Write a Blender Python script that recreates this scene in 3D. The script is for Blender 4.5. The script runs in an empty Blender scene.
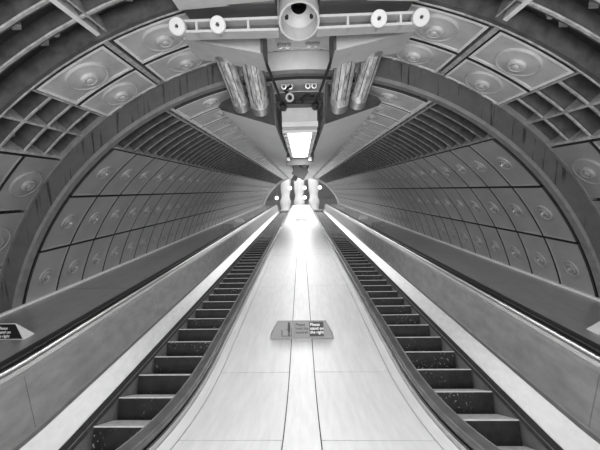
import bpy, math, random
from mathutils import Vector, Matrix, Euler
random.seed(7)
C = bpy.context.scene.collection
PI = math.pi
def RD(d): return math.radians(d)

# ------------------------------------------------------------------ frame
# the shaft runs up a 30 degree incline: x across, s along the incline, n normal to it
EYE = 1.29
INC = RD(30); CI = math.cos(INC); SI = math.sin(INC)
def T(x, s, n): return Vector((x, s*CI - n*SI, s*SI + n*CI + EYE))
RINC = Matrix.Rotation(INC, 4, 'X')
NC, RIN, RNEAR = -2.75, 4.20, 4.52        # shaft axis height, inner radius, near radius
SA, RB = 2.80, 3.84                        # where the incline starts to level off, and the bend radius
def Wsn(s, n):
    if s >= SA: return s, n
    d = (SA - s)/RB
    a = min(d, INC)
    r = (RB + -1.5) - n
    s2 = SA - r*math.sin(a); n2 = (RB - 1.5) - r*math.cos(a)
    rest = max(0.0, (SA - s) - RB*INC)
    return s2 - rest*CI, n2 + rest*SI
def W(x, s, n):
    s2, n2 = Wsn(s, n); return T(x, s2, n2)

# ------------------------------------------------------------------ camera
def make_camera():
    f, roll, yaw, pit, px = 320.0, RD(1.25), RD(-1.68), RD(6.26), 292.2
    F = Vector((math.sin(yaw)*math.cos(pit), math.cos(yaw)*math.cos(pit), -math.sin(pit)))
    X = F.cross(Vector((0, 0, 1))).normalized(); U = X.cross(F)
    X2 = X*math.cos(roll) - U*math.sin(roll); U2 = U*math.cos(roll) + X*math.sin(roll)
    R3 = RINC.to_3x3()
    F, X2, U2 = R3 @ F, R3 @ X2, R3 @ U2
    cd = bpy.data.cameras.new('camera'); co = bpy.data.objects.new('camera', cd); C.objects.link(co)
    m = Matrix((X2, U2, -F)).transposed().to_4x4(); m.translation = Vector((0, 0, EYE))
    co.matrix_world = m
    cd.sensor_width = 36; cd.sensor_fit = 'HORIZONTAL'; cd.lens = f/600*36
    cd.shift_x = (300 - px)/600.0; cd.clip_start = 0.02; cd.clip_end = 200
    bpy.context.scene.camera = co
make_camera()

# ------------------------------------------------------------------ world, lights, exposure
sc = bpy.context.scene
sc.view_settings.view_transform = 'Standard'; sc.view_settings.look = 'None'
sc.view_settings.gamma = 1; sc.view_settings.use_curve_mapping = False
sc.view_settings.exposure = 0.1
w = bpy.data.worlds.new('world'); sc.world = w; w.use_nodes = True
w.node_tree.nodes['Background'].inputs[0].default_value = (1, 1, 1, 1)
w.node_tree.nodes['Background'].inputs[1].default_value = 0.9
def area(name, x, s, n, sx, sy, power, tilt=0.0, spread=PI):
    l = bpy.data.lights.new(name, 'AREA'); l.shape = 'RECTANGLE'; l.size = sx; l.size_y = sy; l.energy = power; l.spread = spread
    o = bpy.data.objects.new(name, l); C.objects.link(o)
    o.matrix_world = Matrix.Translation(T(x, s, n)) @ RINC @ Matrix.Rotation(tilt, 4, 'X')
    return o
area('overhead_fill', 0, 0.9, 1.2, 0.7, 1.6, 65)                 # unseen light added above the viewpoint to brighten the near deck
area('landing_fill', 0, -1.8, -0.3, 5.0, 2.2, 330, RD(118))             # unseen fill added behind the viewpoint, tilted up to brighten the ceiling
for k, (ss, pw) in enumerate(((6.8, 56), (16.4, 120), (21.0, 120), (25.8, 150), (30.8, 200))):
    area('crown_light', 0, ss, 0.86, 0.34, 3.6, pw*.8)
area('upper_hall_light', 0, 37.0, 1.6, 4.0, 4.0, 60, RD(-20))

# ------------------------------------------------------------------ materials
def mat(name, c, rough=0.5, metal=0.0, var=0.12, scale=3.0, stretch=(1, 1, 1), bump=0.0, emis=None, es=1.0,
        streak=0.0, streak_scale=(14, 14, 0.8), chips=0.0, ribs=None, aniso=0.0):
    m = bpy.data.materials.new(name); m.use_nodes = True; nt = m.node_tree; N = nt.nodes; L = nt.links
    b = N['Principled BSDF']
    b.inputs['Metallic'].default_value = metal; b.inputs['Roughness'].default_value = rough
    if emis is not None:
        b.inputs['Base Color'].default_value = (c, c, c, 1)
        b.inputs['Emission Color'].default_value = (1, 1, 1, 1); b.inputs['Emission Strength'].default_value = es
        return m
    tc = N.new('ShaderNodeTexCoord'); mp = N.new('ShaderNodeMapping'); mp.inputs['Scale'].default_value = stretch
    geo = N.new('ShaderNodeNewGeometry')
    rot = N.new('ShaderNodeVectorRotate'); rot.rotation_type = 'X_AXIS'; rot.inputs['Angle'].default_value = -INC
    L.new(geo.outputs['Position'], rot.inputs['Vector']); L.new(rot.outputs[0], mp.inputs['Vector'])
    no = N.new('ShaderNodeTexNoise'); no.inputs['Scale'].default_value = scale; no.inputs['Detail'].default_value = 6
    no.inputs['Roughness'].default_value = 0.62
    L.new(mp.outputs[0], no.inputs['Vector'])
    cr = N.new('ShaderNodeMapRange'); cr.inputs['From Min'].default_value = 0.3; cr.inputs['From Max'].default_value = 0.7
    cr.inputs['To Min'].default_value = c*(1-var); cr.inputs['To Max'].default_value = c*(1+var)
    L.new(no.outputs['Fac'], cr.inputs['Value']); out = cr.outputs[0]
    if streak:
        m2 = N.new('ShaderNodeMapping'); m2.inputs['Scale'].default_value = streak_scale
        L.new(rot.outputs[0], m2.inputs['Vector'])
        n2 = N.new('ShaderNodeTexNoise'); n2.inputs['Scale'].default_value = 1.0; n2.inputs['Detail'].default_value = 5
        L.new(m2.outputs[0], n2.inputs['Vector'])
        r2 = N.new('ShaderNodeMapRange'); r2.inputs['From Min'].default_value = 0.58; r2.inputs['From Max'].default_value = 0.66
        r2.inputs['To Min'].default_value = 1; r2.inputs['To Max'].default_value = 1-streak
        L.new(n2.outputs['Fac'], r2.inputs['Value'])
        mu = N.new('ShaderNodeMath'); mu.operation = 'MULTIPLY'; L.new(out, mu.inputs[0]); L.new(r2.outputs[0], mu.inputs[1]); out = mu.outputs[0]
    if chips:
        n3 = N.new('ShaderNodeTexNoise'); n3.inputs['Scale'].default_value = 34; n3.inputs['Detail'].default_value = 3
        n4 = N.new('ShaderNodeTexNoise'); n4.inputs['Scale'].default_value = 2.6; n4.inputs['Detail'].default_value = 1
        L.new(geo.outputs['Position'], n3.inputs['Vector']); L.new(geo.outputs['Position'], n4.inputs['Vector'])
        g1 = N.new('ShaderNodeMapRange'); g1.inputs['From Min'].default_value = 0.62; g1.inputs['From Max'].default_value = 0.72
        g2 = N.new('ShaderNodeMapRange'); g2.inputs['From Min'].default_value = 0.50; g2.inputs['From Max'].default_value = 0.58
        L.new(n3.outputs['Fac'], g1.inputs['Value']); L.new(n4.outputs['Fac'], g2.inputs['Value'])
        mm = N.new('ShaderNodeMath'); mm.operation = 'MULTIPLY'; L.new(g1.outputs[0], mm.inputs[0]); L.new(g2.outputs[0], mm.inputs[1])
        m5 = N.new('ShaderNodeMath'); m5.operation = 'MULTIPLY_ADD'; m5.inputs[1].default_value = chips
        L.new(mm.outputs[0], m5.inputs[0]); L.new(out, m5.inputs[2]); out = m5.outputs[0]
    cb = N.new('ShaderNodeCombineColor')
    for i in range(3): L.new(out, cb.inputs[i])
    L.new(cb.outputs[0], b.inputs['Base Color'])
    rr = N.new('ShaderNodeMapRange'); rr.inputs['To Min'].default_value = max(0.03, rough-0.07); rr.inputs['To Max'].default_value = min(1, rough+0.09)
    L.new(no.outputs['Fac'], rr.inputs['Value']); L.new(rr.outputs[0], b.inputs['Roughness'])
    if bump:
        bp = N.new('ShaderNodeBump'); bp.inputs['Strength'].default_value = bump; bp.inputs['Distance'].default_value = 0.01
        L.new(no.outputs['Fac'], bp.inputs['Height']); L.new(bp.outputs[0], b.inputs['Normal'])
    return m
M = {}
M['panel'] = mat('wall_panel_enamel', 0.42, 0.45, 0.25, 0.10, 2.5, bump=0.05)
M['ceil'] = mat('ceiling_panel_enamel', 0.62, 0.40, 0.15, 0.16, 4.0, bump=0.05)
M['rim'] = mat('panel_rim', 0.93, 0.40, 0.0, 0.10, 8)
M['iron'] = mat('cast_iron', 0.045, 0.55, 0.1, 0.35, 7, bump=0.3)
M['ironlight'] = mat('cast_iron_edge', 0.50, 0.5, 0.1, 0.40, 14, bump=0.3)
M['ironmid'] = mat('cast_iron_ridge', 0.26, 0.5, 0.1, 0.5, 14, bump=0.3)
M['ironface'] = mat('cast_iron_rib', 0.10, 0.5, 0.1, 0.40, 9, bump=0.2)  # lighter than the pocket floors: light on the rib faces put into colour
M['band'] = mat('stained_concrete', 0.11, 0.7, 0, 0.15, 6, bump=0.15, streak=0.75, streak_scale=(22, 1, 1.3))
M['lip'] = mat('painted_lip', 0.24, 0.5, 0, 0.2, 9, bump=0.1)
M['lining'] = mat('dark_lining', 0.035, 0.7, 0, 0.3, 6)
M['dark'] = mat('dark_void', 0.02, 0.8, 0, 0.2, 5)
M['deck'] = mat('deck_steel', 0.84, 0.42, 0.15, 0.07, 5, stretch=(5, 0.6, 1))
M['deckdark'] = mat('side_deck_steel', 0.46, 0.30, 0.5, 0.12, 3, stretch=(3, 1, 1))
M['decking'] = mat('inner_decking_steel', 0.74, 0.40, 0.35, 0.10, 9, stretch=(2, 0.7, 1))
M['bal'] = mat('balustrade_steel', 0.58, 0.36, 0.4, 0.18, 4, stretch=(1, 0.8, 2))
M['chrome'] = mat('polished_steel', 0.6, 0.34, 1.0, 0.05, 8)
M['trim'] = mat('aluminium_trim', 0.55, 0.35, 0.7, 0.1, 10)
M['rubber'] = mat('black_rubber', 0.02, 0.32, 0, 0.2, 8)
M['railgrey'] = mat('inner_handrail_rubber', 0.11, 0.30, 0, 0.35, 7, stretch=(1, 1, 1))  # greyer than the rubber of the outer rails
M['skirt'] = mat('dark_brush_skirt', 0.06, 0.5, 0.2, 0.3, 20)
M['skirtpanel'] = mat('skirt_panel', 0.34, 0.45, 0.3, 0.2, 8)
M['riser'] = mat('step_riser', 0.034, 0.5, 0.2, 0.35, 9, chips=0.5)
M['tread'] = mat('step_tread', 0.85, 0.5, 0.0, 0.15, 12)  # far paler than the risers: overhead light on the treads put into colour
M['duct'] = mat('painted_duct', 0.88, 0.5, 0, 0.05, 3)
M['ductend'] = mat('duct_end_plate', 0.09, 0.5, 0.2, 0.3, 8)
M['foil'] = mat('foil_wrap', 0.78, 0.30, 0.5, 0.7, 9, stretch=(4, 0.8, 0.8), bump=0.9)
M['collar'] = mat('galvanised_collar', 0.55, 0.35, 0.8, 0.15, 12)
M['bracket'] = mat('painted_bracket', 0.66, 0.5, 0.0, 0.10, 6)
M['bracketdark'] = mat('bracket_recess', 0.12, 0.55, 0.0, 0.2, 6)
M['plenum'] = mat('plenum_sheet', 0.66, 0.5, 0.1, 0.08, 10)
M['white'] = mat('white_paint', 0.8, 0.5, 0, 0.05, 5)
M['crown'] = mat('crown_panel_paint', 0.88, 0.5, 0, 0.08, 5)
M['signgrey'] = mat('sign_grey', 0.19, 0.4, 0.3, 0.06, 8)
M['signblack'] = mat('sign_black', 0.015, 0.4, 0, 0.05, 8)
M['signwhite'] = mat('sign_white', 0.85, 0.5, 0, 0.02, 8)
M['lamp'] = mat('diffuser', 0.9, emis=1, es=4.0)
M['globe'] = mat('globe_glow', 0.9, emis=1, es=3.0)
M['tile'] = mat('landing_floor', 0.35, 0.4, 0.1, 0.15, 6)
M['hall'] = mat('hall_plaster', 0.8, 0.6, 0, 0.05, 3)

# ------------------------------------------------------------------ mesh builder
class MB:
    def __init__(s): s.v = []; s.f = []; s.m = []; s.mats = []; s.smooth = []
    def mi(s, m):
        if m not in s.mats: s.mats.append(m)
        return s.mats.index(m)
    def add(s, vs, fs, m, smooth=False):
        o = len(s.v); s.v += [Vector(v) for v in vs]; k = s.mi(m)
        for f in fs: s.f.append(tuple(i+o for i in f)); s.m.append(k); s.smooth.append(smooth)
    def box(s, x0, x1, y0, y1, z0, z1, m, fn=None):
        vs = [(x, y, z) for x in (x0, x1) for y in (y0, y1) for z in (z0, z1)]
        if fn: vs = [fn(*v) for v in vs]
        s.add(vs, [(0, 1, 3, 2), (4, 6, 7, 5), (0, 4, 5, 1), (2, 3, 7, 6), (0, 2, 6, 4), (1, 5, 7, 3)], m)
    def loft(s, rings, m, cap=True, smooth=False, closed=True):
        n = len(rings[0]); vs = [p for r in rings for p in r]; fs = []
        for i in range(len(rings)-1):
            for j in range(n if closed else n-1):
                a = i*n+j; b = i*n+(j+1) % n; fs.append((a, b, b+n, a+n))
        if cap and closed: fs.append(tuple(range(n))[::-1]); fs.append(tuple((len(rings)-1)*n+j for j in range(n)))
        s.add(vs, fs, m, smooth)
    def lathe(s, prof, origin, ax, m, seg=28, smooth=True, cap=False):
        ax = Vector(ax).normalized(); t = Vector((1, 0, 0)) if abs(ax.x) < 0.9 else Vector((0, 1, 0))
        u = ax.cross(t).normalized(); v = ax.cross(u); o = Vector(origin)
        rings = []
        for r, h in prof: rings.append([o + ax*h + (u*math.cos(2*PI*k/seg)+v*math.sin(2*PI*k/seg))*max(r, 1e-4) for k in range(seg)])
        s.loft(rings, m, cap, smooth)
    def tube(s, pts, r, m, seg=12, smooth=True, cap=True):
        pts = [Vector(p) for p in pts]; rings = []
        pu = None
        for i, p in enumerate(pts):
            d = (pts[min(i+1, len(pts)-1)] - pts[max(i-1, 0)]).normalized()
            if pu is None:
                t = Vector((1, 0, 0)) if abs(d.x) < 0.9 else Vector((0, 1, 0)); u = d.cross(t).normalized()
            else: u = (pu - d*pu.dot(d)).normalized()
            pu = u; v = d.cross(u); rr = r[i] if isinstance(r, (list, tuple)) else r
            rings.append([p + (u*math.cos(2*PI*k/seg)+v*math.sin(2*PI*k/seg))*rr for k in range(seg)])
        s.loft(rings, m, cap, smooth)
    def mesh(s, name):
        me = bpy.data.meshes.new(name); me.from_pydata([tuple(v) for v in s.v], [], s.f)
        for m in s.mats: me.materials.append(M[m])
        me.polygons.foreach_set('material_index', s.m); me.polygons.foreach_set('use_smooth', s.smooth)
        me.update()
        import bmesh
        bm = bmesh.new(); bm.from_mesh(me); bmesh.ops.recalc_face_normals(bm, faces=bm.faces); bm.to_mesh(me); bm.free()
        if any(s.smooth):
            try: me.set_sharp_from_angle(angle=RD(40))
            except Exception: pass
        return me
    # verts in incline coordinates relative to origin o=(x,s,n) -> object rotated onto the incline
    def build(s, name, o=(0, 0, 0), parent=None, bev=0):
        ov = Vector(o); s.v = [v-ov for v in s.v]
        ob = bpy.data.objects.new(name, s.mesh(name)); C.objects.link(ob)
        if parent is None: ob.matrix_world = Matrix.Translation(T(*o)) @ RINC
        else: ob.parent = parent; po = parent.get('_o'); ob.location = (ov - Vector(po)) if po is not None else ov
        if bev: addbev(ob, bev)
        return ob
    # verts in world coordinates
    def wbuild(s, name, o=(0, 0, 0), parent=None, bev=0):
        ov = Vector(o); s.v = [v-ov for v in s.v]
        ob = bpy.data.objects.new(name, s.mesh(name)); C.objects.link(ob)
        if parent is None: ob.location = ov
        else: ob.parent = parent; ob.location = ov - parent.location
        if bev: addbev(ob, bev)
        return ob
    # verts in the parent's local coordinates
    def lbuild(s, name, parent, bev=0):
        ob = bpy.data.objects.new(name, s.mesh(name)); C.objects.link(ob); ob.parent = parent
        if bev: addbev(ob, bev)
        return ob
def addbev(ob, b):
    md = ob.modifiers.new('bevel', 'BEVEL'); md.width = b; md.segments = 2; md.limit_method = 'ANGLE'; md.angle_limit = RD(35)
def tag(o, label=None, cat=None, group=None, kind=None):
    if label: o['label'] = label
    if cat: o['category'] = cat
    if group: o['group'] = group
    if kind: o['kind'] = kind
    return o
def empty(name, o=(0, 0, 0), world=False):
    e = bpy.data.objects.new(name, None); C.objects.link(e); e.empty_display_size = 0.1
    if world: e.location = o
    else: e.matrix_world = Matrix.Translation(T(*o)) @ RINC
    return e
def copytree(o, parent=None):
    c = o.copy(); C.objects.link(c)
    if parent: c.parent = parent
    for ch in list(o.children): copytree(ch, c)
    return c
ORD = ['', 'first', 'second', 'third', 'fourth', 'fifth', 'sixth', 'seventh', 'eighth', 'ninth', 'tenth', 'eleventh', 'twelfth']
def ordn(k):
    if k < 13: return ORD[k]
    if k % 10 == 1 and k != 11: return '%dst' % k
    if k % 10 == 2 and k != 12: return '%dnd' % k
    if k % 10 == 3 and k != 13: return '%drd' % k
    return '%dth' % k

# ------------------------------------------------------------------ structure: shaft lining
def pol(a, R): return R*math.sin(a), NC + R*math.cos(a)
def arcshell(mb, a0, a1, s0, s1, R0, R1, m, na=None):
    na = na or max(2, int(abs(a1-a0)/RD(3)))
    rings = []
    for i in range(na+1):
        a = a0+(a1-a0)*i/na; x0, n0 = pol(a, R0); x1, n1 = pol(a, R1)
        rings.append([(x0, s0, n0), (x0, s1, n0), (x1, s1, n1), (x1, s0, n1)])
    mb.loft(rings, m)
SEND = 4.36+0.61*48
def shell(name, s0, s1, R, a0, a1, label):
    mb = MB(); arcshell(mb, RD(a0), RD(a1), s0, s1, R, R+0.08, 'lining', int((a1-a0)/2.5)); o = mb.build(name, (0, s0, 0)); tag(o, label, kind='structure')
shell('wall_left', 4.27, SEND, 4.46, -79, -37.5, 'left wall of the inclined shaft behind its panels')
shell('wall_right', 4.27, SEND, 4.46, 37.5, 79, 'right wall of the inclined shaft behind its panels')
shell('ceiling', 4.27, SEND, 4.46, -37.5, 37.5, 'vaulted ceiling of the narrower shaft')
shell('wall_left', -1.2, 4.27, 4.78, -100, -44, 'left wall of the wider lower chamber')
shell('wall_right', -1.2, 4.27, 4.78, 44, 100, 'right wall of the wider lower chamber')
shell('ceiling', -1.2, 4.27, 4.78, -44, 44, 'vaulted ceiling of the wider lower chamber')

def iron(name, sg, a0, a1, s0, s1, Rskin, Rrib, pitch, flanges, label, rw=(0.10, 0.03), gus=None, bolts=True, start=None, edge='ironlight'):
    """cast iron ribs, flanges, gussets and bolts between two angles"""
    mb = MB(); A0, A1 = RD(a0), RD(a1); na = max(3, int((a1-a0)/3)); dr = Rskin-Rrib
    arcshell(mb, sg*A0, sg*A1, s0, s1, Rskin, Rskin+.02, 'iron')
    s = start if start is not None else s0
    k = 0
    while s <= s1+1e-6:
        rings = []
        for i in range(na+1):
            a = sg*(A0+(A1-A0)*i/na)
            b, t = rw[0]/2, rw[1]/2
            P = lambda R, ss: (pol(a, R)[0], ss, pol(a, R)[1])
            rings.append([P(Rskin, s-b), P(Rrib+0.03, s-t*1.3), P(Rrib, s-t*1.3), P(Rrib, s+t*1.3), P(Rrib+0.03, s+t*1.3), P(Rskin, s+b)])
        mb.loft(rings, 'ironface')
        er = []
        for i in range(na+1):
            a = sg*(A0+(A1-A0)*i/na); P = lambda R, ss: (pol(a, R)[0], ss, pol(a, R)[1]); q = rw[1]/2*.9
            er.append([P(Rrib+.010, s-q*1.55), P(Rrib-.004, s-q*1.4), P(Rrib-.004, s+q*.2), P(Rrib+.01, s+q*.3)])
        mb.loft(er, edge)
        mid = s+pitch/2
        if mid < s1:
            na2 = max(1, int(round((a1-a0)/5.5)))
            for j in range(na2):
                ac = sg*RD(a0+(a1-a0)*(j+0.5)/na2)
                if bolts:
                    x, n = pol(ac, Rskin); ax = (-math.sin(ac), 0, -math.cos(ac))
                    mb.lathe([(0.045, 0), (0.045, 0.02), (0.024, 0.022), (0.024, 0.05), (0, 0.05)], (x, mid, n), ax, 'ironlight' if (j+k) % 2 else 'iron', 8, False)
            if gus:
                for ga in gus:
                    g = sg*RD(ga); hw = 0.02
                    tx, tn = math.cos(g), -math.sin(g)
                    x0, n0 = pol(g, Rskin+0.01); x1, n1 = pol(g, Rrib+0.015)
                    lo = s+0.01; hi = s+pitch*0.55
                    vs = []
                    for q in (-hw, hw): vs += [(x0+tx*q, lo, n0+tn*q), (x1+tx*q, lo, n1+tn*q), (x0+tx*q, hi, n0+tn*q)]
                    mb.add(vs, [(0, 1, 2), (3, 5, 4), (0, 3, 4, 1), (1, 4, 5, 2), (2, 5, 3, 0)], 'iron')
                    xm, nm = pol(g, Rskin-0.01)
                    mb.lathe([(0.05, 0), (0.042, 0.03), (0, 0.03)], (xm, hi, nm), (-math.sin(g), 0, -math.cos(g)), 'ironlight', 4, False)
        s += pitch; k += 1
    for fa, fw, fm in flanges:
        g = sg*RD(fa); tx, tn = math.cos(g)*fw, -math.sin(g)*fw
        x0, n0 = pol(g, Rskin+0.01); x1, n1 = pol(g, Rrib-0.012)
        mb.add([(x0-tx, s0, n0-tn), (x1-tx, s0, n1-tn), (x1+tx, s0, n1+tn), (x0+tx, s0, n0+tn),
                (x0-tx, s1, n0-tn), (x1-tx, s1, n1-tn), (x1+tx, s1, n1+tn), (x0+tx, s1, n0+tn)],
               [(0, 1, 2, 3), (7, 6, 5, 4), (0, 4, 5, 1), (1, 5, 6, 2), (2, 6, 7, 3), (3, 7, 4, 0)], fm)
    o = mb.build(name, (0, s0, 0)); tag(o, label, kind='structure')
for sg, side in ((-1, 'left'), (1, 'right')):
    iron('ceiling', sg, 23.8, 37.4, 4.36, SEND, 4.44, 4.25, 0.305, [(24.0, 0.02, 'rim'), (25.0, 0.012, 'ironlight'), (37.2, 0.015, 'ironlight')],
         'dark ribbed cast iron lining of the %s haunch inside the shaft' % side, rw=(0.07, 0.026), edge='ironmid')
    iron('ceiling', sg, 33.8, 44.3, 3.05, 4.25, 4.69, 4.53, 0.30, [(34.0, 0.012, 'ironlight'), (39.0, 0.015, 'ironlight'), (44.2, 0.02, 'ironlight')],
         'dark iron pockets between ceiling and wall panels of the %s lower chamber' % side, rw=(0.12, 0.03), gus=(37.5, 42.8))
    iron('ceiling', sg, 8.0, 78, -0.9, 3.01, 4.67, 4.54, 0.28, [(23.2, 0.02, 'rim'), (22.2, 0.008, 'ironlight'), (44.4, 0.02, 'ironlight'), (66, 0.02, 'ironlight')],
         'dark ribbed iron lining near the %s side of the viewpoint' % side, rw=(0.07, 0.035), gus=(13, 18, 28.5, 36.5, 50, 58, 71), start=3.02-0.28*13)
    mb = MB(); arcshell(mb, sg*RD(8), sg*RD(78), 2.985, 3.045, 4.50, 4.77, 'ironface', 26)
    arcshell(mb, sg*RD(8), sg*RD(78), 3.035, 3.05, 4.492, 4.52, 'ironlight', 26)
    tag(mb.build('trim_1', (0, 3, 0)), 'iron flange ring edging the near ceiling panels on the %s' % side, kind='structure')
# longitudinal rusty flange between the near ceiling panels
for sg, side in ((-1, 'left'), (1, 'right')):
    mb = MB(); arcshell(mb, sg*RD(22.85), sg*RD(23.5), 3.05, 4.25, 4.50, 4.77, 'ironlight', 2)
    tag(mb.build('trim_2', (0, 3, 0)), 'iron flange between the ceiling panels on the %s' % side, kind='structure')
# headwall ring between wide chamber and narrow shaft
mb = MB(); arcshell(mb, RD(-79), RD(79), 4.25, 4.31, 4.26, 4.80, 'band', 72)
arcshell(mb, RD(-12.5), RD(12.5), 4.235, 4.26, 4.262, 4.55, 'crown', 14)
tag(mb.build('wall_back', (0, 4.27, 0)), 'stained dark arched headwall where the shaft narrows', kind='structure')
mb = MB(); arcshell(mb, RD(-79), RD(79), 4.235, 4.345, 4.215, 4.262, 'lip', 72)
tag(mb.build('trim_3', (0, 4.27, 0)), 'pale lip edging the narrower shaft', kind='structure')
mb = MB(); arcshell(mb, RD(-79), RD(79), 4.205, 4.262, 4.49, 4.56, 'lip', 72)
tag(mb.build('trim_4', (0, 4.27, 0)), 'thin outer flange around the stained headwall', kind='structure')

# ------------------------------------------------------------------ cladding panels
def panel_mesh(R, da, ds, m, rim, thick=0.022):
    mb = MB(); na = 6; h = ds/2-0.018; A = da/2-0.020/R
    def P(a, s, r): return (r*math.sin(a), s, r*math.cos(a)-R)
    b = 0.032 if rim else 0.012
    Ai = A-b/R; hi = h-b; dp = 0.010 if rim else 0.006
    # slab with a raised outer border, built as rings around the rectangle
    def loop(AA, hh, r):
        pts = []
        for i in range(na): pts.append(P(-AA+2*AA*i/na, -hh, r))
        for i in range(na): pts.append(P(AA, -hh+2*hh*i/na, r))
        for i in range(na): pts.append(P(AA-2*AA*i/na, hh, r))
        for i in range(na): pts.append(P(-AA, hh-2*hh*i/na, r))
        return pts
    o1, o2, o3, o4 = loop(A, h, R+thick), loop(A, h, R-dp), loop(Ai, hi, R-dp), loop(Ai-0.006/R, hi-0.006, R)
    mb.loft([o1, o2], 'lining', cap=False); mb.loft([o2, o3], rim or m, cap=False); mb.loft([o3, o4], m, cap=False)  # dark edge returns paint the shade in the gaps between panels
    # inner curved field
    rows = [[P(-(Ai-0.006/R)+2*(Ai-0.006/R)*i/na, -(hi-0.006)+2*(hi-0.006)*j/na, R) for j in range(na+1)] for i in range(na+1)]
    mb.loft(rows, m, closed=False)
    rows = [[P(-A+2*A*i/na, -h+2*h*j/na, R+thick) for j in range(na+1)] for i in range(na+1)]
    mb.loft(rows, 'lining', closed=False)
    return mb.mesh('panel')
def roundel_mesh(r, m, big=False):
    mb = MB(); k = r/0.125
    prof = [(r*1.02, 0.006), (r*1.0, -0.010), (r*0.94, -0.014), (r*0.88, -0.012), (r*0.83, -0.002), (r*0.62, -0.002), (r*0.60, -0.014), (r*0.54, -0.018), (r*0.46, -0.016),
            (r*0.43, -0.003), (r*0.30, -0.003), (r*0.28, -0.018), (r*0.20, -0.022), (0.0001, -0.023)] if not big else \
           [(r*1.01, 0.006), (r*1.0, -0.012), (r*0.95, -0.016), (r*0.91, -0.010), (r*0.60, -0.016), (r*0.42, -0.018), (r*0.40, -0.040), (r*0.30, -0.044), (r*0.27, -0.030),
            (r*0.20, -0.030), (r*0.17, -0.046), (0.0001, -0.050)]
    mb.lathe([(a, b*1.35) for a, b in prof], (0, 0, 0), (0, 0, 1), m, 32, True)
    return mb.mesh('roundel')
def stud_mesh(r, m):
    mb = MB(); mb.lathe([(r, -0.02), (r, -0.045), (r*0.8, -0.055), (0.0001, -0.056)], (0, 0, 0), (0, 0, 1), m, 6, False)
    return mb.mesh('bolt')
def panel_proto(name, R, da, ds, m, rim, rr, big=False, bolt=True):
    e = bpy.data.objects.new(name, panel_mesh(R, da, ds, m, rim)); C.objects.link(e)
    r = bpy.data.objects.new('roundel', roundel_mesh(rr, m, big)); C.objects.link(r); r.parent = e; r.location.z = -rr*rr/(2*R) - .003
    if bolt:
        b = bpy.data.objects.new('bolt', stud_mesh(rr*0.16, 'trim')); C.objects.link(b); b.parent = r
    return e
def place(o, a, s, R):
    x, n = pol(a, R)
    o.matrix_world = Matrix.Translation(T(x, s, n)) @ RINC @ Matrix.Rotation(a, 4, 'Y')
def series(proto, used, a, s, R, label, cat, group):
    o = proto if not used[0] else copytree(proto)
    used[0] = True; place(o, a, s, R); tag(o, label, cat, group); return o
wp = panel_proto('cladding_panel', RIN, RD(12.75), 0.61, 'panel', None, 0.125)
used = [False]
ROWS = [(43.2, 'top'), (55.95, 'middle'), (68.7, 'bottom')]
for sg, side in ((-1, 'left'), (1, 'right')):
    for a, rn in ROWS:
        for k in range(48):
            series(wp, used, sg*RD(a), 4.665+0.61*k, RIN, 'grey wall panel with raised roundel, %s row of the %s wall, %s beyond the arch' % (rn, side, ordn(k+1)), 'wall panel',
                   'roundel panels on the %s wall of the shaft' % side)
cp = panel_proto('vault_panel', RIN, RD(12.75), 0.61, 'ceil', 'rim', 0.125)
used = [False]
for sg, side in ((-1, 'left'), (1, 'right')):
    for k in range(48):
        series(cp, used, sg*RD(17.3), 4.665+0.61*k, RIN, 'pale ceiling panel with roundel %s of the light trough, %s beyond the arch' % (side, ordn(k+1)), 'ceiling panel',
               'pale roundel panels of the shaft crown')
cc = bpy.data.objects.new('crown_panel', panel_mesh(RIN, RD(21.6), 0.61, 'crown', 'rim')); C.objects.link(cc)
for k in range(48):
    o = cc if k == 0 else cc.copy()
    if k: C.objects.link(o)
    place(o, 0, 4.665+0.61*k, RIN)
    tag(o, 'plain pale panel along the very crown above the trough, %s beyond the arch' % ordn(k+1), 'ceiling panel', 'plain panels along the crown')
# near chamber
NR = 4.50
nw = panel_proto('cladding_panel', NR, RD(11.0), 0.595, 'panel', None, 0.20, True)
used = [False]
for sg, side in ((-1, 'left'), (1, 'right')):
    for a, rn in ((49.9, 'upper'), (61.0, 'lower'), (72.1, 'lowest')):
        for s, cn in ((3.345, 'nearer'), (3.945, 'next to the arch')):
            series(nw, used, sg*RD(a), s, NR, 'large wall panel before the headwall, %s side, %s row, %s' % (side, rn, cn), 'wall panel', 'large roundel panels of the lower chamber wall')
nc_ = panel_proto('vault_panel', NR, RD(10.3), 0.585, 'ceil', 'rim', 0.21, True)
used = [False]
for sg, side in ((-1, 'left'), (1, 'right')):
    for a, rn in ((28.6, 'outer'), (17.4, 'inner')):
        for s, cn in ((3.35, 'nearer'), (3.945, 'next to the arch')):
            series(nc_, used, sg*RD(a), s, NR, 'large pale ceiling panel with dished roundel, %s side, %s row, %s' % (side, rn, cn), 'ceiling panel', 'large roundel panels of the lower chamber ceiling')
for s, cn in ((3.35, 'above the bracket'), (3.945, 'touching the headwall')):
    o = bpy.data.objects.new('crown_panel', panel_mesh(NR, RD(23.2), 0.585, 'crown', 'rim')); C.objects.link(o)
    place(o, 0, s, NR); tag(o, 'plain pale crown panel %s' % cn, 'ceiling panel')

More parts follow.
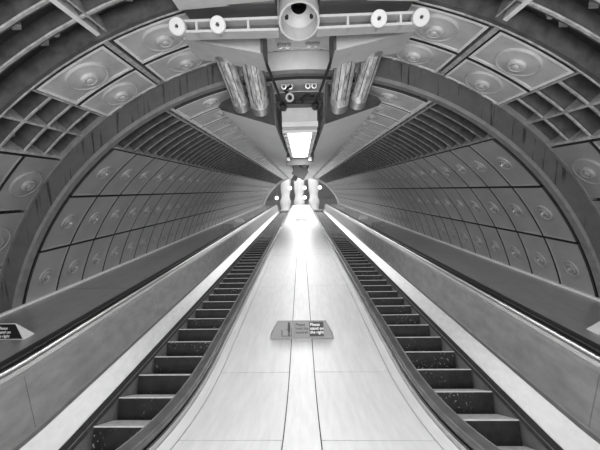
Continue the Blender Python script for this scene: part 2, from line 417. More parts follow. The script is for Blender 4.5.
# ------------------------------------------------------------------ decks and escalators
def srange(s0, s1):
    out = [s0]; s = s0
    while s < SA+0.01 and s < s1-1e-6:
        s = min(s+0.1, s1); out.append(s)
    if out[-1] < s1: out.append(s1)
    return out
def extr(mb, prof, s0, s1, m, sg=1, smooth=False):
    rings = [[W(sg*x, s, n) for x, n in prof] for s in srange(s0, s1)]
    mb.loft(rings, m, smooth=smooth)
SB = 0.30         # lower end of deck and rails (path coordinate)
SEAMS = [SB, 1.68, 2.63] + [2.63+2.52*k for k in range(1, 13)]
SEAMS = [s for s in SEAMS if s < SEND-0.5]+[SEND]
def deckthing(name, label, plates, base, strips, mname):
    o0 = W(0, SEAMS[0], -1.58); o0.x = (base[0]+base[1])/2
    e = empty(name, o0, True); tag(e, label, 'escalator deck')
    mb = MB(); extr(mb, [(base[0], -1.70), (base[1], -1.70), (base[1], -1.592), (base[0], -1.592)], SEAMS[0], SEND, 'dark'); mb.wbuild('deck_base', o0, e)
    for i in range(len(SEAMS)-1):
        g0, g1 = SEAMS[i]+0.006, SEAMS[i+1]-0.006
        for x0, x1 in plates:
            mb = MB(); extr(mb, [(x0+.004, -1.592), (x1-.004, -1.592), (x1-.004, -1.58), (x0+.004, -1.58)], g0, g1, mname); mb.wbuild('deck_plate', W((x0+x1)/2, g0, -1.59), e)
    for nm, x0, x1, n0, m in strips:
        mb = MB(); extr(mb, [(x0, -1.592), (x1, -1.592), (x1, n0), (x0, n0)], SEAMS[0], SEND, m); mb.wbuild(nm, W((x0+x1)/2, SEAMS[0], -1.59), e)
    return e
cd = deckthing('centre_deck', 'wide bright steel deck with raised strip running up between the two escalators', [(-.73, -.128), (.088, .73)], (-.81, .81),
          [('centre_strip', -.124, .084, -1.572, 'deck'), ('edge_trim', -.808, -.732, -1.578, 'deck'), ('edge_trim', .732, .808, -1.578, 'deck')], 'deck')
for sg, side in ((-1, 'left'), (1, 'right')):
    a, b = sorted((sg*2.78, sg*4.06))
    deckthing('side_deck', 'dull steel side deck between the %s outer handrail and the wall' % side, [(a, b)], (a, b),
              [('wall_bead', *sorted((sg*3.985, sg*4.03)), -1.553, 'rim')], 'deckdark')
# riser fronts closing the decks' lower ends
def endbox(x0, x1, name, label):
    p = W(0, SB, -1.58); mb = MB(); mb.box(x0, x1, p.y-0.02, p.y, 0.0, p.z, 'bal'); tag(mb.wbuild(name, ((x0+x1)/2, p.y, 0)), label, kind='structure')
endbox(-.81, .81, 'trim_5', 'steel front of the centre deck'); endbox(2.78, 4.5, 'trim_6', 'steel front of the right deck'); endbox(-4.5, -2.78, 'trim_6', 'steel front of the left deck')

def rail_profile(x0, x1, nt, th=0.05, r=0.018):
    pts = []
    for cx, cn, a0 in ((x1-r, nt-r, 0), (x0+r, nt-r, 90), (x0+r, nt-th+r, 180), (x1-r, nt-th+r, 270)):
        for k in range(4): a = RD(a0+30*k); pts.append((cx+r*math.cos(a), cn+r*math.sin(a)))
    return pts
def escalator(sg, side, sf, hum):
    o0 = Vector((sg*1.68, W(0, 0.9, -2.377).y, 0.0))
    e = empty('escalator', o0, True); tag(e, '%s escalator climbing away from the lower landing, %s' % (side, hum), 'escalator', 'pair of escalators')
    def ex(name, prof, m, s0=SB, s1=SEND, smooth=False):
        mb = MB(); extr(mb, prof, s0, s1, m, sg, smooth); return mb.wbuild(name, W(sg*prof[0][0], s0, prof[0][1]), e)
    # ---- outer side
    ex('skirt', [(2.19, -2.75), (2.205, -2.75), (2.205, -2.335), (2.19, -2.335)], 'skirtpanel')
    ex('skirt_brush', [(2.175, -2.375), (2.20, -2.385), (2.245, -2.30), (2.22, -2.285)], 'skirt')
    ex('skirt_bead', [(2.222, -2.318), (2.232, -2.325), (2.247, -2.30), (2.237, -2.292)], 'chrome')
    ex('inner_decking', [(2.235, -2.31), (2.44, -2.13), (2.44, -2.105), (2.235, -2.29)], 'decking')
    ex('decking_bead', [(2.405, -2.135), (2.43, -2.125), (2.432, -2.085), (2.412, -2.095)], 'trim')
    for i in range(len(SEAMS)-1):
        mb = MB(); extr(mb, [(2.425, -2.11), (2.445, -2.11), (2.52, -1.60), (2.50, -1.60)], SEAMS[i]+0.004, SEAMS[i+1]-0.004, 'bal', sg)
        mb.wbuild('balustrade_panel', W(sg*2.43, SEAMS[i], -2.1), e)
    ex('balustrade_back', [(2.45, -2.11), (2.47, -2.11), (2.55, -1.60), (2.53, -1.60)], 'dark')
    ex('capping', [(2.495, -1.615), (2.54, -1.615), (2.56, -1.575), (2.515, -1.575)], 'trim')
    ex('capping', [(2.525, -1.578), (2.56, -1.578), (2.58, -1.55), (2.545, -1.545)], 'bal')
    ex('handrail_guide', [(2.553, -1.56), (2.60, -1.58), (2.625, -1.545), (2.62, -1.52), (2.60, -1.508), (2.575, -1.51), (2.558, -1.53)], 'chrome', smooth=True)
    ex('rail_base', [(2.60, -1.60), (2.77, -1.60), (2.77, -1.545), (2.60, -1.545)], 'trim')
    ex('handrail', rail_profile(2.635, 2.745, -1.485), 'rubber', smooth=True)
    # ---- inner side
    ex('skirt', [(1.155, -2.75), (1.17, -2.75), (1.17, -2.335), (1.155, -2.335)], 'skirtpanel')
    ex('skirt_brush', [(1.185, -2.375), (1.16, -2.385), (1.115, -2.30), (1.14, -2.285)], 'skirt')
    ex('inner_decking', [(1.125, -2.31), (1.02, -2.18), (1.02, -2.155), (1.125, -2.29)], 'decking')
    for i in range(len(SEAMS)-1):
        mb = MB(); extr(mb, [(1.03, -2.17), (1.01, -2.17), (0.925, -1.60), (0.945, -1.60)], SEAMS[i]+0.004, SEAMS[i+1]-0.004, 'bal', sg)
        mb.wbuild('balustrade_panel', W(sg*.97, SEAMS[i], -2.1), e)
    ex('capping', [(0.812, -1.60), (0.952, -1.62), (0.948, -1.56), (0.812, -1.56)], 'trim')
    ex('rail_base', [(0.813, -1.575), (0.828, -1.575), (0.828, -1.545), (0.813, -1.545)], 'chrome')
    ex('handrail_guide', [(0.842, -1.57), (0.925, -1.57), (0.925, -1.53), (0.842, -1.53)], 'dark')
    ex('handrail', rail_profile(0.833, 0.923, -1.495), 'railgrey', smooth=True)
    ex('handrail_edge_line', [(0.908, -1.502), (0.926, -1.512), (0.929, -1.504), (0.912, -1.492)], 'chrome')  # thin bright line along the top edge of the inner rail
    # ---- newels: rounded ends of both balustrades
    for xa, xb, xc, rm in ((0.833, 0.923, 0.878, 'railgrey'), (2.635, 2.745, 2.69, 'rubber')):
        p = W(sg*xc, SB, -1.52); r = 0.24; ring = []
        pts = [p + Vector((0, -r*math.sin(RD(t)), -r+r*math.cos(RD(t)))) for t in range(0, 181, 15)]
        mb = MB(); hw = (xb-xa)/2
        mb.loft([[q+Vector((-hw, 0, 0)) + (q-p-Vector((0, 0, -r))).normalized()*t0 for t0 in ()] or
                 [q+Vector((dx, 0, 0))+(q-p-Vector((0, 0, -r))).normalized()*dr for dx, dr in ((-hw, -.015), (hw, -.015), (hw, .03), (-hw, .03))] for q in pts], rm)
        mb.wbuild('newel_rail', p, e)
        mb = MB(); pts2 = [(p.x-0.03, p.y+0.05, p.z-2*r)] ; poly = [(p.y, p.z-0.02)]+[(p.y-(r-.03)*math.sin(RD(t)), p.z-r+(r-.03)*math.cos(RD(t))) for t in range(0, 181, 15)]+[(p.y, p.z-2*r)]
        mb.loft([[(p.x+dx, y, z) for y, z in poly] for dx in (-.03, .03)], 'bal'); mb.wbuild('newel_panel', p, e)
        mb = MB(); mb.box(p.x-0.09, p.x+0.09, p.y-0.02, p.y+1.0, 0.0, p.z-2*r+.3, 'bal'); mb.wbuild('newel_plinth', (p.x, p.y, 0), e)
    # ---- steps
    smb = MB(); tmb = MB(); x0, x1 = -0.497, 0.497
    D, H = 0.405, 0.231
    prof = [(0, -0.004), (0.004, -0.03), (0.012, -0.07), (0.022, -0.12), (0.034, -0.17), (0.048, -0.235), (0.075, -0.27), (0.11, -0.26), (0.10, -0.03), (D+0.03, -0.03), (D+0.03, -0.006), (0.02, -0.006)]
    smb.loft([[(x, y, z) for y, z in prof] for x in (x0, x1)], 'riser')
    nr = 60                                            # cleats of the riser
    for i in range(nr):
        xa = x0+(x1-x0)*(i+0.25)/nr; xb = x0+(x1-x0)*(i+0.75)/nr
        smb.loft([[(x, y-0.004, z), (x, y+0.003, z)] for x in (xa,) for y, z in ()] or
                 [[(xa, y-0.004, z), (xb, y-0.004, z), (xb, y+0.004, z), (xa, y+0.004, z)] for y, z in prof[1:7]], 'riser')
    tmb.box(x0, x1, -0.006, 0.028, -0.012, 0.0, 'tread')
    tmb.box(x0, x1, 0.028, D, -0.012, -0.006, 'tread')
    for i in range(nr):
        xa = x0+(x1-x0)*(i+0.25)/nr; xb = x0+(x1-x0)*(i+0.75)/nr
        tmb.box(xa, xb, 0.028, D-0.004, -0.007, 0.0, 'tread')
    proto = None
    poss = []
    s = sf
    while s < SEND-0.3: poss.append(W(sg*1.68, s, -2.377)); s += 0.462
    s = sf-0.462
    for k in range(5):
        # path length along the step line, converted to the reference path
        if s >= SA: poss.append(W(sg*1.68, s, -2.377))
        else:
            poss.append(W(sg*1.68, SA-(SA-s)*RB/(RB+.877), -2.377))
        s -= 0.462 if k < 3 else 0.56
    for q in poss:
        if proto is None:
            proto = bpy.data.objects.new('step', smb.mesh('step')); C.objects.link(proto); proto.parent = e
            t = bpy.data.objects.new('tread', tmb.mesh('tread')); C.objects.link(t); t.parent = proto; o = proto
        else: o = copytree(proto, e)
        o.location = q - e.location
    ylast = min(q.y for q in poss)
    mb = MB(); mb.box(sg*1.68-.5, sg*1.68+.5, ylast-0.55, ylast+0.01, 0.0, 0.022, 'trim')
    for i in range(40): mb.box(sg*1.68-.49+i*.0245, sg*1.68-.478+i*.0245, ylast, ylast+0.05, 0.006, 0.02, 'trim')
    mb.wbuild('comb_plate', (sg*1.68, ylast, 0), e)
    return e
escalator(-1, 'left', 2.998, 'its treads catching light at every nosing')
escalator(1, 'right', 3.09, 'its risers worn with pale chips and scuffs')

# floors
mb = MB(); mb.box(-4.7, 4.7, -4.0, 1.0, -0.1, -0.002, 'tile'); tag(mb.wbuild('floor', (0, 0, 0)), 'floor of the lower landing', kind='structure')
mb = MB(); mb.box(-4.6, 4.6, 1.0, 40, -0.30, -0.10, 'dark', ); 
mb = MB(); mb.box(-4.3, 4.3, 0.6, SEND, -3.6, -3.5, 'dark'); tag(mb.build('floor', (0, 1, -3.5)), 'dark pit floor under the escalators', kind='structure')

# ------------------------------------------------------------------ crown: ducts, trough, lights
def duct(sg, side):
    o = (sg*.8, 4.7, 1.0); e = empty('ventilation_duct', o); e['_o'] = o
    tag(e, 'smooth pale ventilation duct along the crown on the %s of the light trough' % side, 'duct', 'pair of crown ducts')
    P = [(.355, .925), (1.12, 1.165), (1.15, 1.20), (1.08, 1.245), (.9, 1.29), (.355, 1.375)]
    SF = [4.70, 4.72, 4.66, 4.58, 4.48, 4.36]
    mb = MB()
    r0 = [(sg*x, s, n) for (x, n), s in zip(P, SF)]; r1 = [(sg*x, SEND-.4, n) for x, n in P]
    mb.loft([r0, r1], 'duct'); mb.build('duct_casing', o, e)
    mb = MB()
    c = Vector((0, 0, 0))
    for p in r0: c += Vector(p)/6
    a = [Vector(p)*0.985+c*0.015+Vector((0, -.001, -0.002)) for p in r0]; b = [p+Vector((0, -.012, -.010)) for p in a]
    mb.loft([a, b], 'ductend'); mb.build('end_plate', o, e)
    mb = MB()                                          # bright lip under the plate and upright inner flange
    mb.box(min(sg*.35, sg*.372), max(sg*.35, sg*.372), 4.60, 4.70, .925, 1.37, 'ductend', lambda x, s, n: (x, s-(n-.925)*.76+.02, n)); 
    mb.build('corner_flange', o, e)
    for k in range(22):
        s = 4.95+k*1.2; mb = MB()
        mb.lathe([(0.03, 0), (0.03, .03), (0, .03)], (sg*.36, s, 1.05), (-sg, 0, 0), 'bracketdark', 8, False)
        mb.build('bolt', (sg*.36, s, 1.05), e)
    return e
duct(-1, 'left'); duct(1, 'right')
# dark trough between the ducts
mb = MB(); mb.box(-.37, .37, 5.0, SEND-.4, 1.30, 1.33, 'bracketdark'); tag(mb.build('trim_7', (0, 5, 1.3)), 'dark back of the trough between the ducts', kind='structure')
def trough_light(s0, s1, label, on=True):
    o = (0, s0, .86); e = empty('ceiling_light', o); e['_o'] = o; tag(e, label, 'light')
    mb = MB()
    for x0, x1 in ((-.26, -.185), (.185, .26)): mb.box(x0, x1, s0, s1, .855, .93, 'white')
    mb.box(-.26, .26, s0-.06, s0, .855, .93, 'white'); mb.box(-.26, .26, s1, s1+.06, .855, .93, 'white'); mb.box(-.26, .26, s0, s1, .93, .99, 'bracket'); mb.build('frame', o, e)
    mb = MB(); mb.box(-.185, .185, s0, s1, .865, .88, 'lamp'); mb.build('diffuser', o, e)
    for k in range(int((s1-s0)/.6)):
        mb = MB(); mb.box(-.25, -.20, s0+.2+k*.6, s0+.32+k*.6, .842, .855, 'bracket'); mb.build('clip', (o[0]-.22, o[1]+.2+k*.6, o[2]), e)
trough_light(4.98, 8.6, 'bright white light panel in the trough nearest the viewpoint')
for k, s in enumerate((14.6, 19.0, 24.0, 29.0)):
    trough_light(s, s+3.6, 'light panel further up the trough, %s beyond the hanging box' % ordn(k+1))
# junction box at the near end of the trough
o = (0, 4.7, .93); e = empty('junction_box', o); e['_o'] = o; tag(e, 'grey steel junction box at the near end of the light trough', 'box')
mb = MB(); mb.box(-.25, .25, 4.66, 4.95, .96, 1.15, 'bracket'); mb.build('casing', o, e, .006)
mb = MB(); mb.box(-.25, .26, 4.63, 4.95, .885, .955, 'white'); mb.build('cover_rim', o, e, .004)
mb = MB(); mb.tube([(-.05, 4.67, 1.19), (-.12, 4.6, 1.30), (-.2, 4.55, 1.36), (-.1, 4.5, 1.40)], .022, 'rubber'); mb.build('cable', o, e)
mb = MB(); mb.tube([(.05, 4.67, 1.19), (.03, 4.62, 1.26), (.1, 4.58, 1.3), (.2, 4.55, 1.26)], .02, 'rubber'); mb.build('cable', o, e)
mb = MB(); mb.lathe([(.05, 0), (.06, .02), (.06, .05), (.035, .05), (.03, .02)], (-.13, 4.62, 1.28), (0, -1, -.3), 'bracket', 18); mb.build('sensor', o, e)
mb = MB(); mb.box(-.30, .30, 4.64, 4.74, 1.15, 1.20, 'ductend'); mb.build('top_bar', o, e, .004)
# tie rods
for sg, side in ((-1, 'left'), (1, 'right')):
    o = (sg*.36, 3.55, 1.5); e = empty('tie_rod', o); e['_o'] = o; tag(e, 'dark diagonal tie rod from the %s plenum down to the trough end' % side, 'rod')
    mb = MB(); mb.tube([(sg*.37, 3.60, 1.42), (sg*.225, 4.6, 1.17)], .018, 'rubber', 8); mb.build('rod', o, e)
    mb = MB(); mb.lathe([(0.04, -.05), (.05, 0), (.045, .06), (.02, .07)], (sg*.222, 4.6, 1.15), (sg*.15, -.9, .3), 'rubber', 12); mb.build('clevis', o, e)
# flexible foil ducts
def flex(sg, side, which, x0, x1, r, lab):
    A = Vector((sg*x0, 3.68, 1.60)); B = Vector((sg*x1, 4.57, 1.15 if which == 'inner' else 1.185))
    o = tuple(A); e = empty('flexible_duct', o); e['_o'] = o; tag(e, lab, 'duct', 'foil wrapped connecting ducts')
    mid = A.lerp(B, .55)+Vector((sg*.012, -.03, .03))
    pts = []
    for k in range(25):
        t = k/24; pts.append(A*(1-t)**2+mid*2*t*(1-t)+B*t*t)
    rr = [r*(1+.02*math.sin(k*1.9)+.012*math.sin(k*4.3)) for k in range(25)]
    mb = MB(); mb.tube(pts, rr, 'foil', 28, True); mb.build('foil_sleeve', o, e)
    mb = MB(); mb.tube([A.lerp(pts[1], -1), pts[3]], r*1.06, 'collar', 28); mb.build('collar', o, e)
    mb = MB(); mb.tube([pts[-3], pts[-1]+Vector((0, .03, -.02))], [r*1.05, r*1.08], 'collar', 28); mb.build('end_ring', o, e)
    mb = MB()
    d = (pts[20]-pts[4]).normalized(); u = d.cross(Vector((1, 0, 0))).normalized(); v = d.cross(u)
    for k in range(14):
        a = 2*PI*k/14
        mb.tube([p+(u*math.cos(a)+v*math.sin(a))*r*1.015 for p in pts[4:22:3]], .004, 'rubber' if k % 2 else 'collar', 5)
    mb.build('seam_tape', o, e)
flex(-1, 'left', 'outer', .85, .80, .108, 'slimmer foil wrapped duct dropping into the left crown duct, outer of its pair')
flex(-1, 'left', 'inner', .54, .535, .128, 'thicker blotchy foil duct dropping into the left crown duct, inner of its pair')
flex(1, 'right', 'inner', .54, .535, .128, 'thicker foil duct dropping into the right crown duct, inner of its pair')
flex(1, 'right', 'outer', .85, .80, .108, 'slimmer foil wrapped duct dropping into the right crown duct, outer of its pair')
# plenum boxes above the flexible ducts
for sg, side in ((-1, 'left'), (1, 'right')):
    o = (sg*.7, 3.4, 1.6); e = empty('plenum_box', o); e['_o'] = o; tag(e, 'grey sheet metal plenum above the %s pair of foil ducts' % side, 'duct')
    P = [(.375, 1.41), (1.15, 1.56), (1.15, 1.60), (.375, 1.70)]
    mb = MB(); mb.loft([[(sg*x, s, n+ds) for x, n in P] for s, ds in ((3.42, 0), (3.86, .0))], 'plenum'); mb.build('casing', o, e, .004)
    mb = MB(); mb.loft([[(sg*x, s, n) for x, n in ((.365, 1.375), (1.16, 1.535), (1.16, 1.56), (.365, 1.402))] for s in (3.39, 3.88)], 'bracket'); mb.build('bottom_lip', o, e)
    mb = MB(); mb.box(min(sg*.355, sg*.38), max(sg*.355, sg*.38), 3.38, 3.88, 1.38, 1.70, 'bracketdark'); mb.build('side_flange', o, e)
# cross arm bracket with the round housing
o = (0, 3.05, 1.5); e = empty('cross_arm_bracket', o); e['_o'] = o; tag(e, 'pale cast cross arm bracket with a round open housing under the crown', 'bracket')
def arm_n(x): return 1.535-0.045*0*x, 0.075-0.035*abs(x)/1.1
for sg in (-1, 1):
    mb = MB()
    top = lambda x: 1.52; bot = lambda x: 1.398+.012*x
    ws = 3.02, 3.10
    def seg(fa, fb, x0, x1, s0, s1, m):
        n_ = 6; rings = []
        for i in range(n_+1):
            x = x0+(x1-x0)*i/n_; rings.append([(sg*x, s0, fa(x)), (sg*x, s1, fa(x)), (sg*x, s1, fb(x)), (sg*x, s0, fb(x))])
        mb.loft(rings, m)
    seg(lambda x: top(x)-.022, top, .17, 1.04, 2.99, 3.13, 'bracket')
    seg(bot, lambda x: bot(x)+.022, .17, 1.04, 2.99, 3.13, 'bracket')
    seg(lambda x: bot(x)+.01, lambda x: top(x)-.01, .17, 1.04, 3.09, 3.12, 'bracketdark')
    for x in (.44, .70, .90): seg(bot, top, x-.01, x+.01, 2.995, 3.10, 'bracket')
    mb.build('arm', o, e)
    mb = MB(); mb.lathe([(.070, 0), (.070, .03), (.064, .036), (.018, .036), (.018, .01), (0, .01)], (sg*.70, 2.98, 1.456), (0, -1, -.25), 'white', 28); mb.build('washer', o, e)
    mb = MB(); mb.lathe([(.012, .0), (.012, .04), (0, .04)], (sg*.70, 2.98, 1.456), (0, -1, -.25), 'rubber', 6, False); mb.build('bolt', o, e)
    mb = MB(); mb.lathe([(.073, -.03), (.073, .03), (.067, .036), (.016, .036), (.016, .01), (0, .01)], (sg*1.06, 2.98, 1.455), (0, -1, -.25), 'white', 28); mb.build('end_washer', o, e)
    mb = MB(); mb.lathe([(.010, .0), (.010, .045), (0, .045)], (sg*1.06, 2.98, 1.455), (0, -1, -.25), 'rubber', 6, False); mb.build('bolt', o, e)
vz = Vector((0, SI, CI))   # world vertical in incline coordinates
c0 = Vector((.012, 2.95, 1.445)); up = vz
mb = MB(); mb.lathe([(.178, .0), (.178, .42), (.155, .42), (.160, 0.0), (.178, .0)], c0, up, 'bracket', 48); mb.build('housing_ring', o, e)
mb = MB(); mb.lathe([(.157, .15), (.11, .19), (.075, .21), (.07, .21)], c0, up, 'bracket', 40); mb.lathe([(.07, .21), (.068, .33), (0, .33)], c0, up, 'rubber', 30)
for a in (30, 150, 270):
    p = c0+up*.175+Vector((math.cos(RD(a))*.13, 0, 0))+Vector((0, CI, -SI))*math.sin(RD(a))*.13
    mb.lathe([(.018, .01), (.018, -.02), (0, -.02)], p, up, 'rubber', 6, False)
mb.build('housing_insert', o, e)
# overhead duct casing on the near side of the bracket
o = (0, 2.0, 1.6); e = empty('overhead_duct', o); e['_o'] = o; tag(e, 'smooth pale overhead duct above the cross arm at the top of view', 'duct')
mb = MB()
for sg in (-1, 1):
    mb.loft([[(sg*x, s, n) for x, n in ((.20, 1.60), (1.02, 1.56), (1.04, 1.62), (.20, 1.75))] for s in (0.4, 2.92)], 'bracket')
mb.build('casing', o, e)
mb = MB()
for sg in (-1, 1):
    mb.loft([[(sg*x, s, n) for s, n in ((2.90, 1.58), (3.2, 1.60), (3.2, 1.74), (2.90, 1.74))] for x in (.19, 1.0)], 'bracketdark')
mb.build('recess', o, e)
# small junction fittings on the crown panels
for i, (s, n, lab) in enumerate(((3.92, 1.69, 'on the crown panel behind the bracket'), (4.55, 1.43, 'above the junction box'))):
    for sg, side in ((-1, 'left'), (1, 'right')):
        o = (sg*.15, s, n); e = empty('cable_clamp', o); e['_o'] = o; tag(e, 'small pair of metal cable clamps %s, %s one' % (lab, side), 'clamp')
        for j in range(2):
            mb = MB(); cx = sg*(.12+.085*j)
            mb.lathe([(.036, 0), (.036, .02), (.022, .022), (.022, 0)], (cx, s-.02, n-.035), (0, -1, -.2), 'trim', 16); mb.build('clamp_ring', o, e)
        mb = MB(); mb.box(min(sg*.08, sg*.25), max(sg*.08, sg*.25), s, s+.03, n-.01, n+.01, 'trim'); mb.build('clamp_bar', o, e)
# crossbeam and hanging box past the first light
o = (0, 8.8, 1.0); e = empty('crossbeam', o); e['_o'] = o; tag(e, 'dark crossbeam bridging the trough past the near light panel', 'beam')
mb = MB(); mb.box(-.37, .37, 8.75, 8.85, .66, .98, 'bracketdark'); mb.build('beam', o, e)
mb = MB(); mb.box(-.36, -.28, 8.7, 8.9, .78, .86, 'trim'); mb.box(.22, .30, 8.7, 8.9, .76, .86, 'trim'); mb.build('fitting', o, e)
o = (0, 10.0, .66); e = empty('hanging_box', o); e['_o'] = o; tag(e, 'dark tilted box hanging under the trough beyond the near light', 'box')
mb = MB(); R35 = Matrix.Rotation(RD(33), 3, 'Y')
def tf(x, s, n): v = R35 @ Vector((x, 0, n)); return (v.x-.02, s, v.z+.52)
mb.box(-.21, .21, 9.9, 10.1, -.16, .16, 'signgrey', tf); mb.build('casing', o, e, .01)
mb = MB(); mb.tube([(0, 10, .6), (0, 10, 1.31)], .02, 'rubber', 8); mb.build('hanger', o, e)
mb = MB(); mb.box(-.12, .02, 9.88, 10.1, -.30, -.15, 'ductend', tf); mb.build('bracket', o, e)

# ------------------------------------------------------------------ signs
def text_mesh(txt, size, m):
    cu = bpy.data.curves.new('t', 'FONT'); cu.body = txt; cu.size = size; cu.extrude = 0.0015; cu.space_line = 0.95; cu.offset = size*.015
    ob = bpy.data.objects.new('t', cu); C.objects.link(ob)
    dg = bpy.context.evaluated_depsgraph_get(); me = bpy.data.meshes.new_from_object(ob.evaluated_get(dg))
    bpy.data.objects.remove(ob); me.materials.clear(); me.materials.append(M[m]); return me
def prism(o, wb, wt, h, dep, label, face='signgrey', front=None, full=True, black=False, simple=False, group=None):
    """hipped wedge notice: sloping trapezoid faces front and back, triangular ends"""
    e = empty('deck_notice', o); tag(e, label, 'sign', group)
    mb = MB(); b, t, d = wb/2, wt/2, dep/2
    mb.add([(-b, -d, 0), (b, -d, 0), (b, d, 0), (-b, d, 0), (-t, 0, h), (t, 0, h)], [(0, 1, 5, 4), (1, 2, 5), (2, 3, 4, 5), (3, 0, 4), (3, 2, 1, 0)], face)
    body = mb.lbuild('body', e)
    if front:
        q = MB(); k = .006
        q.add([(-b+.02, -d-k, .01), (b-.02, -d-k, .01), (t-.01, -k, h-.006), (-t+.01, -k, h-.006), (-b+.02, -d, .008), (b-.02, -d, .008), (t-.01, 0, h-.008), (-t+.01, 0, h-.008)], [(0, 1, 2, 3), (7, 6, 5, 4), (0, 4, 5, 1), (1, 5, 6, 2), (2, 6, 7, 3), (3, 7, 4, 0)], front); q.lbuild('front_plate', e)
    if black: pass
    if simple: return e
    ang = math.atan2(h, d); L = math.hypot(h, d)
    def onface(ob, x, v, lift=.002):
        ob.parent = e; ob.rotation_euler = (ang, 0, 0)
        ob.location = (x, -d+v*math.cos(ang)-lift*math.sin(ang), v*math.sin(ang)+lift*math.cos(ang))
    def plate(name, x0, x1, v0, v1, m, lift=.001):
        q = MB(); q.box(0, x1-x0, 0, v1-v0, 0, .002, m); ob = q.lbuild(name, e); onface(ob, x0, v0, lift); return ob
    def txt(s, x, v, size, m):
        ob = bpy.data.objects.new('lettering', text_mesh(s, size, m)); C.objects.link(ob); onface(ob, x, v, .004); return ob
    if full:
        plate('face_panel', -.245, .245, .012, L-.012, 'signgrey')
        plate('black_plate', .085, .235, .022, L-.014, 'signblack', .003)
        txt('Please\nstand on\nthe right', .092, L-.056, .041, 'signwhite')
        txt('Please\nhold the\nhandrail', -.065, L-.056, .041, 'signblack')
        # pictogram: person holding a handrail on a step
        q = MB()
        q.lathe([(0.0001, 0), (.013, 0), (.013, .002), (0.0001, .002)], (-.115, L-.030, 0), (0, 0, 1), 'signblack', 12, False)
        q.box(-.129, -.101, .070, L-.042, 0, .002, 'signblack'); q.box(-.127, -.117, .030, .072, 0, .002, 'signblack'); q.box(-.112, -.102, .030, .072, 0, .002, 'signblack')
        q.box(-.150, -.120, .092, .097, 0, .002, 'signblack'); q.box(-.195, -.085, .024, .031, 0, .002, 'signblack'); q.box(-.195, -.186, .028, .09, 0, .002, 'signblack')
        q.box(-.090, -.085, .028, .11, 0, .002, 'signblack')
        ob = q.lbuild('pictogram', e); onface(ob, -.02, 0, .003)
        q = MB(); q.box(-.0035, .0, .014, L-.014, 0, .002, 'bracketdark'); ob = q.lbuild('divider', e); onface(ob, -.075, 0, .003)
    else:
        txt('Please\nstand on\nthe right', .0, L-.062, .044, 'signwhite').location.y -= .006
    return e
prism((-.02, 3.32, -1.572), .68, .52, .17, .15, 'wedge notice with lettering on the centre deck, nearest the viewpoint')
prism((-3.41, 3.37, -1.58), .64, .37, .155, .14, 'dark wedge notice on the left side deck by the left edge of view', 'white', 'signblack', full=False)
prism((3.41, 3.37, -1.58), .64, .37, .155, .14, 'wedge notice on the right side deck by the right edge of view', 'white', 'signblack', full=False)
CS = [16.2, 25.0]
for k, s in enumerate(CS):
    prism((-.02, s, -1.572), .60, .46, .15, .22, 'small notice far up the centre deck, %s after the lettered one' % ordn(k+1), 'ironlight', simple=True, group='distant centre deck notices')
for sg, side, lst in ((-1, 'left', (13.35, 18.6, 25.0)), (1, 'right', (13.0, 18.55, 25.0))):
    for k, s in enumerate(lst):
        prism((sg*3.1, s, -1.58), .62, .48, .2, .28, 'small distant dark notice on the %s side deck, %s up the shaft' % (side, ordn(k+1)), 'ironlight', simple=True, group='distant %s deck notices' % side)
prism((3.2, 16.6, -1.58), .45, .36, .2, .2, 'pale distant notice on the right side deck between two dark ones', 'white', simple=True)
prism((-3.2, 16.3, -1.58), .45, .36, .2, .2, 'pale distant notice on the left side deck between two dark ones', 'white', simple=True)

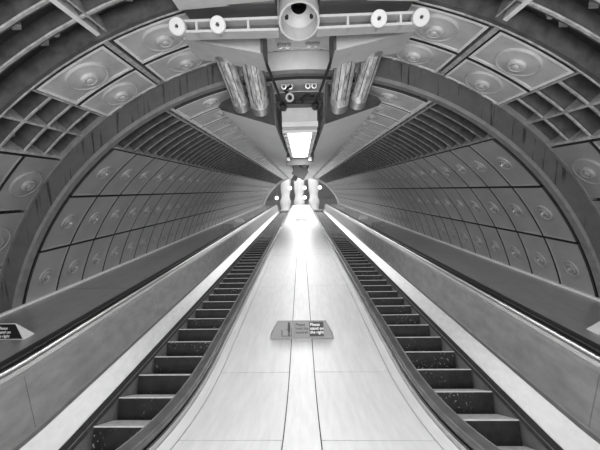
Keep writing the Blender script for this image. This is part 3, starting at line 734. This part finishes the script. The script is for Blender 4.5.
# ------------------------------------------------------------------ upper hall
top = T(0, SEND, -2.377)
zf = top.z; yf = top.y
mb = MB(); mb.box(-6, 6, yf-.6, yf+14, zf-.1, zf, 'tile'); tag(mb.wbuild('floor', (0, yf, zf)), 'floor of the upper hall', kind='structure')
mb = MB(); mb.box(-6, 6, yf+12, yf+12.2, zf, zf+8, 'bracket'); tag(mb.wbuild('wall_back', (0, yf+12, zf)), 'white back wall of the upper hall', kind='structure')
mb = MB(); mb.box(-6.1, -6, yf, yf+12, zf, zf+8, 'hall'); tag(mb.wbuild('wall_left', (-6, yf, zf)), 'left wall of the upper hall', kind='structure')
mb = MB(); mb.box(6, 6.1, yf, yf+12, zf, zf+8, 'hall'); tag(mb.wbuild('wall_right', (6, yf, zf)), 'right wall of the upper hall', kind='structure')
mb = MB(); mb.box(-6, 6, yf-2, yf+12.2, zf+8, zf+8.1, 'hall'); tag(mb.wbuild('ceiling', (0, yf, zf+8)), 'ceiling of the upper hall', kind='structure')
mb = MB(); arcshell(mb, RD(-79), RD(79), SEND-.02, SEND+.12, 4.05, 4.5, 'white', 60); tag(mb.build('trim_8', (0, SEND, 0)), 'white arch ring at the top of the shaft', kind='structure')
for x, lab in ((-1.75, 'leftmost of three bulging white columns in the upper hall'), (-.2, 'middle of three bulging white columns in the upper hall'), (1.45, 'rightmost of three bulging white columns in the upper hall')):
    e = empty('column', (x, yf+1.6, zf), True); tag(e, lab, 'column')
    mb = MB(); mb.lathe([(.62, 0), (.64, .4), (.60, .8), (.50, 1.1), (.48, 1.4), (.56, 1.7), (.63, 2.0), (.58, 2.3), (.48, 2.6), (.46, 3.0), (.56, 3.5), (.6, 5.0), (.6, 8.0)], (x, yf+1.6, zf), (0, 0, 1), 'hall', 28); mb.wbuild('shaft', (x, yf+1.6, zf), e)
    mb = MB(); mb.lathe([(.60, 0), (.60, .2), (.52, .22)], (x, yf+1.6, zf), (0, 0, 1), 'bracketdark', 28); mb.wbuild('base', (x, yf+1.6, zf), e)
def globe(px, py, s, lab):
    d = s/320.0; x = (px-300.7)*d; n = (189.8-py)*d; p = T(x, s, n)
    e = empty('globe_lamp', p, True); tag(e, lab, 'lamp')
    mb = MB(); mb.lathe([(.2*math.sin(PI*k/10), -.2*math.cos(PI*k/10)) for k in range(11)], p, (0, 0, 1), 'globe', 16); mb.wbuild('globe', p, e)
    mb = MB(); mb.tube([p+Vector((0, 0, .19)), (p.x, p.y, zf+8)], .03, 'bracketdark', 8); mb.wbuild('stem', p, e)
globe(290, 188, 35, 'globe lamp between the left and middle white columns, upper'); globe(304.5, 188, 35, 'globe lamp between the middle and right white columns, upper')
globe(319.5, 188, 35, 'globe lamp right of the rightmost white column'); globe(276.5, 197.5, 35, 'globe lamp left of the leftmost white column, lower'); globe(304.5, 197.5, 35, 'globe lamp between the middle and right white columns, lower')
for o in list(bpy.data.objects):
    if '_o' in o: del o['_o']
